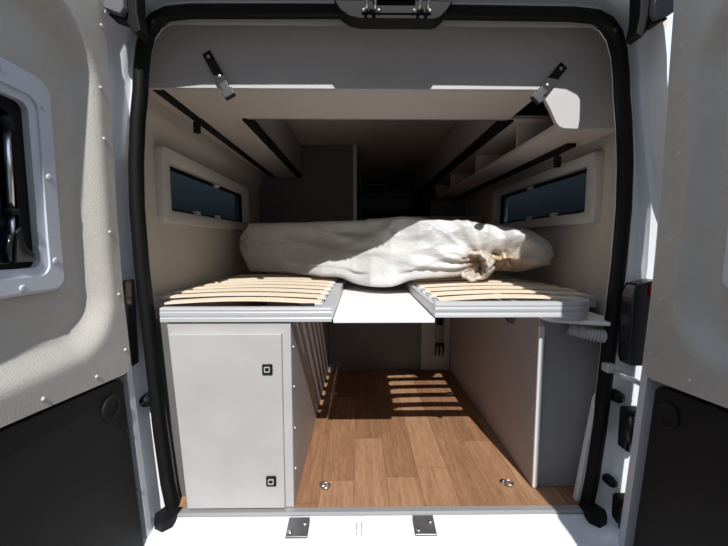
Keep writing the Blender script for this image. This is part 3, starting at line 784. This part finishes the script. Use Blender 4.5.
o = MB().box(-.246+.001, .47, 1.40, 1.42, .0, .70).build('bulkhead_panel', M['darkboard']); tag(o, 'dark grey panel closing the far end of the storage space', 'panel')
root = empty('bulkhead_panel', (.58, 1.41, 0), 'pale narrow panel at the far right end of the storage space', 'panel')
MB().box(.471, .692, 1.40, 1.42, .0, .70).build('board', M['board2'], root)
root = empty('strap_holder', (.605, 1.39, .1), 'black and steel strap holder hanging on the pale far panel', 'holder')
MB().box(.578, .632, 1.375, 1.399, .21, .42).build('plate', M['zinc'], root, bevel=.004)
MB().box(.58, .63, 1.362, 1.376, .36, .42).build('buckle', M['black'], root, bevel=.003)
MB().box(.572, .64, 1.36, 1.376, .195, .222).build('bar', M['black'], root, bevel=.003)
for q in (.578, .605, .633): MB().tube([(q, 1.37, .20), (q, 1.362, .16), (q-.006, 1.36, .13)], .006, 8).build('hook', M['black'], root, smooth=True)

# lashing rings let into the floor
def lashing(x, y):
    e = empty('lashing_ring', (x, y, 0), 'x', 'ring', 'steel lashing rings in the wooden floor')
    MB().lathe([(.016, 0), (.016, .003), (.012, .006), (.007, .006), (.006, .010), (0, .011)], (x, y, .0), (0, 0, 1), 24).build('base', M['steel'], e, smooth=True)
    pts = [(x+.014+.016*math.cos(t), y-.020+.016*math.sin(t), .012) for t in [2*PI*k/20 for k in range(21)]]
    MB().tube(pts, .0032, 8, cap=False).build('ring', M['steel'], e, smooth=True)
    return e
r0 = lashing(-.152, .130); r0['label'] = 'steel lashing ring in the floor near the pale storage cabinet and sill'
for loc, lab in (((.590, .137, 0), 'steel lashing ring in the floor near the sill on the right'),
                 ((-.180, .985, 0), 'steel lashing ring in the shade at the far left of the floor'),
                 ((.575, .975, 0), 'steel lashing ring at the far right of the floor by the slat shadows')):
    c = copy_tree(r0, loc); c['label'] = lab

# ------------------------------------------------------------------ light, sky, camera
sun = bpy.data.lights.new('sun', 'SUN'); sun.energy = 5.3; sun.angle = math.radians(.53); sun.color = (1, .985, .96)
so = bpy.data.objects.new('sun', sun); COL.objects.link(so); so.location = (2, -10, 12)
so.rotation_euler = Vector((-.088, .68, -.72)).to_track_quat('-Z', 'Y').to_euler()
w = bpy.data.worlds.new('sky'); S.world = w; w.use_nodes = True; nt = w.node_tree; nt.nodes.clear()
out = nt.nodes.new('ShaderNodeOutputWorld'); bg = nt.nodes.new('ShaderNodeBackground'); tc = nt.nodes.new('ShaderNodeTexCoord')
sx = nt.nodes.new('ShaderNodeSeparateXYZ'); rp = nt.nodes.new('ShaderNodeValToRGB'); nz = nt.nodes.new('ShaderNodeTexNoise')
nz.inputs['Scale'].default_value = 3; nz.inputs['Detail'].default_value = 5
cl = nt.nodes.new('ShaderNodeValToRGB'); cl.color_ramp.elements[0].position = .5; cl.color_ramp.elements[1].position = .68
mx = nt.nodes.new('ShaderNodeMix'); mx.data_type = 'RGBA'; mx.inputs[7].default_value = (.95, .96, 1, 1)
rp.color_ramp.elements[0].position = .04; rp.color_ramp.elements[0].color = (.07, .075, .085, 1)
e_ = rp.color_ramp.elements.new(.34); e_.color = (.80, .88, 1.0, 1)
rp.color_ramp.elements[2].position = .9; rp.color_ramp.elements[2].color = (.35, .55, .95, 1)
L = nt.links
L.new(tc.outputs['Generated'], sx.inputs[0]); # sky ramp darkened behind the viewer to cut the light on rear-facing surfaces
mb_ = nt.nodes.new('ShaderNodeMath'); mb_.operation = 'MULTIPLY_ADD'; mb_.inputs[1].default_value = 1.0
L.new(sx.outputs['Y'], mb_.inputs[0]); L.new(sx.outputs['Z'], mb_.inputs[2])
mc_ = nt.nodes.new('ShaderNodeMath'); mc_.operation = 'MINIMUM'
L.new(mb_.outputs[0], mc_.inputs[0]); L.new(sx.outputs['Z'], mc_.inputs[1]); L.new(mc_.outputs[0], rp.inputs['Fac']); L.new(tc.outputs['Generated'], nz.inputs['Vector'])
L.new(nz.outputs['Fac'], cl.inputs['Fac']); cm = nt.nodes.new('ShaderNodeMath'); cm.operation = 'MULTIPLY'; L.new(cl.outputs['Color'], cm.inputs[0]); L.new(sx.outputs['Z'], cm.inputs[1]); cm.use_clamp = True
L.new(cm.outputs[0], mx.inputs[0]); L.new(rp.outputs['Color'], mx.inputs[6])
L.new(mx.outputs[2], bg.inputs['Color']); bg.inputs['Strength'].default_value = 1.25; L.new(bg.outputs[0], out.inputs[0])

cam = bpy.data.cameras.new('camera'); co = bpy.data.objects.new('camera', cam); COL.objects.link(co)
F = 346.
cam.sensor_fit = 'HORIZONTAL'; cam.sensor_width = 36; cam.lens = 36*F/728; cam.clip_start = .02; cam.clip_end = 200
co.location = (0, -1.2, .98)
co.rotation_euler = (PI/2-math.atan(30/F), 0, -math.atan(4/F))
S.camera = co
vs = S.view_settings
S.display_settings.display_device = 'sRGB'
vs.view_transform = 'Standard'; vs.look = 'None'; vs.exposure = 0.0; vs.gamma = 1.0; vs.use_curve_mapping = False
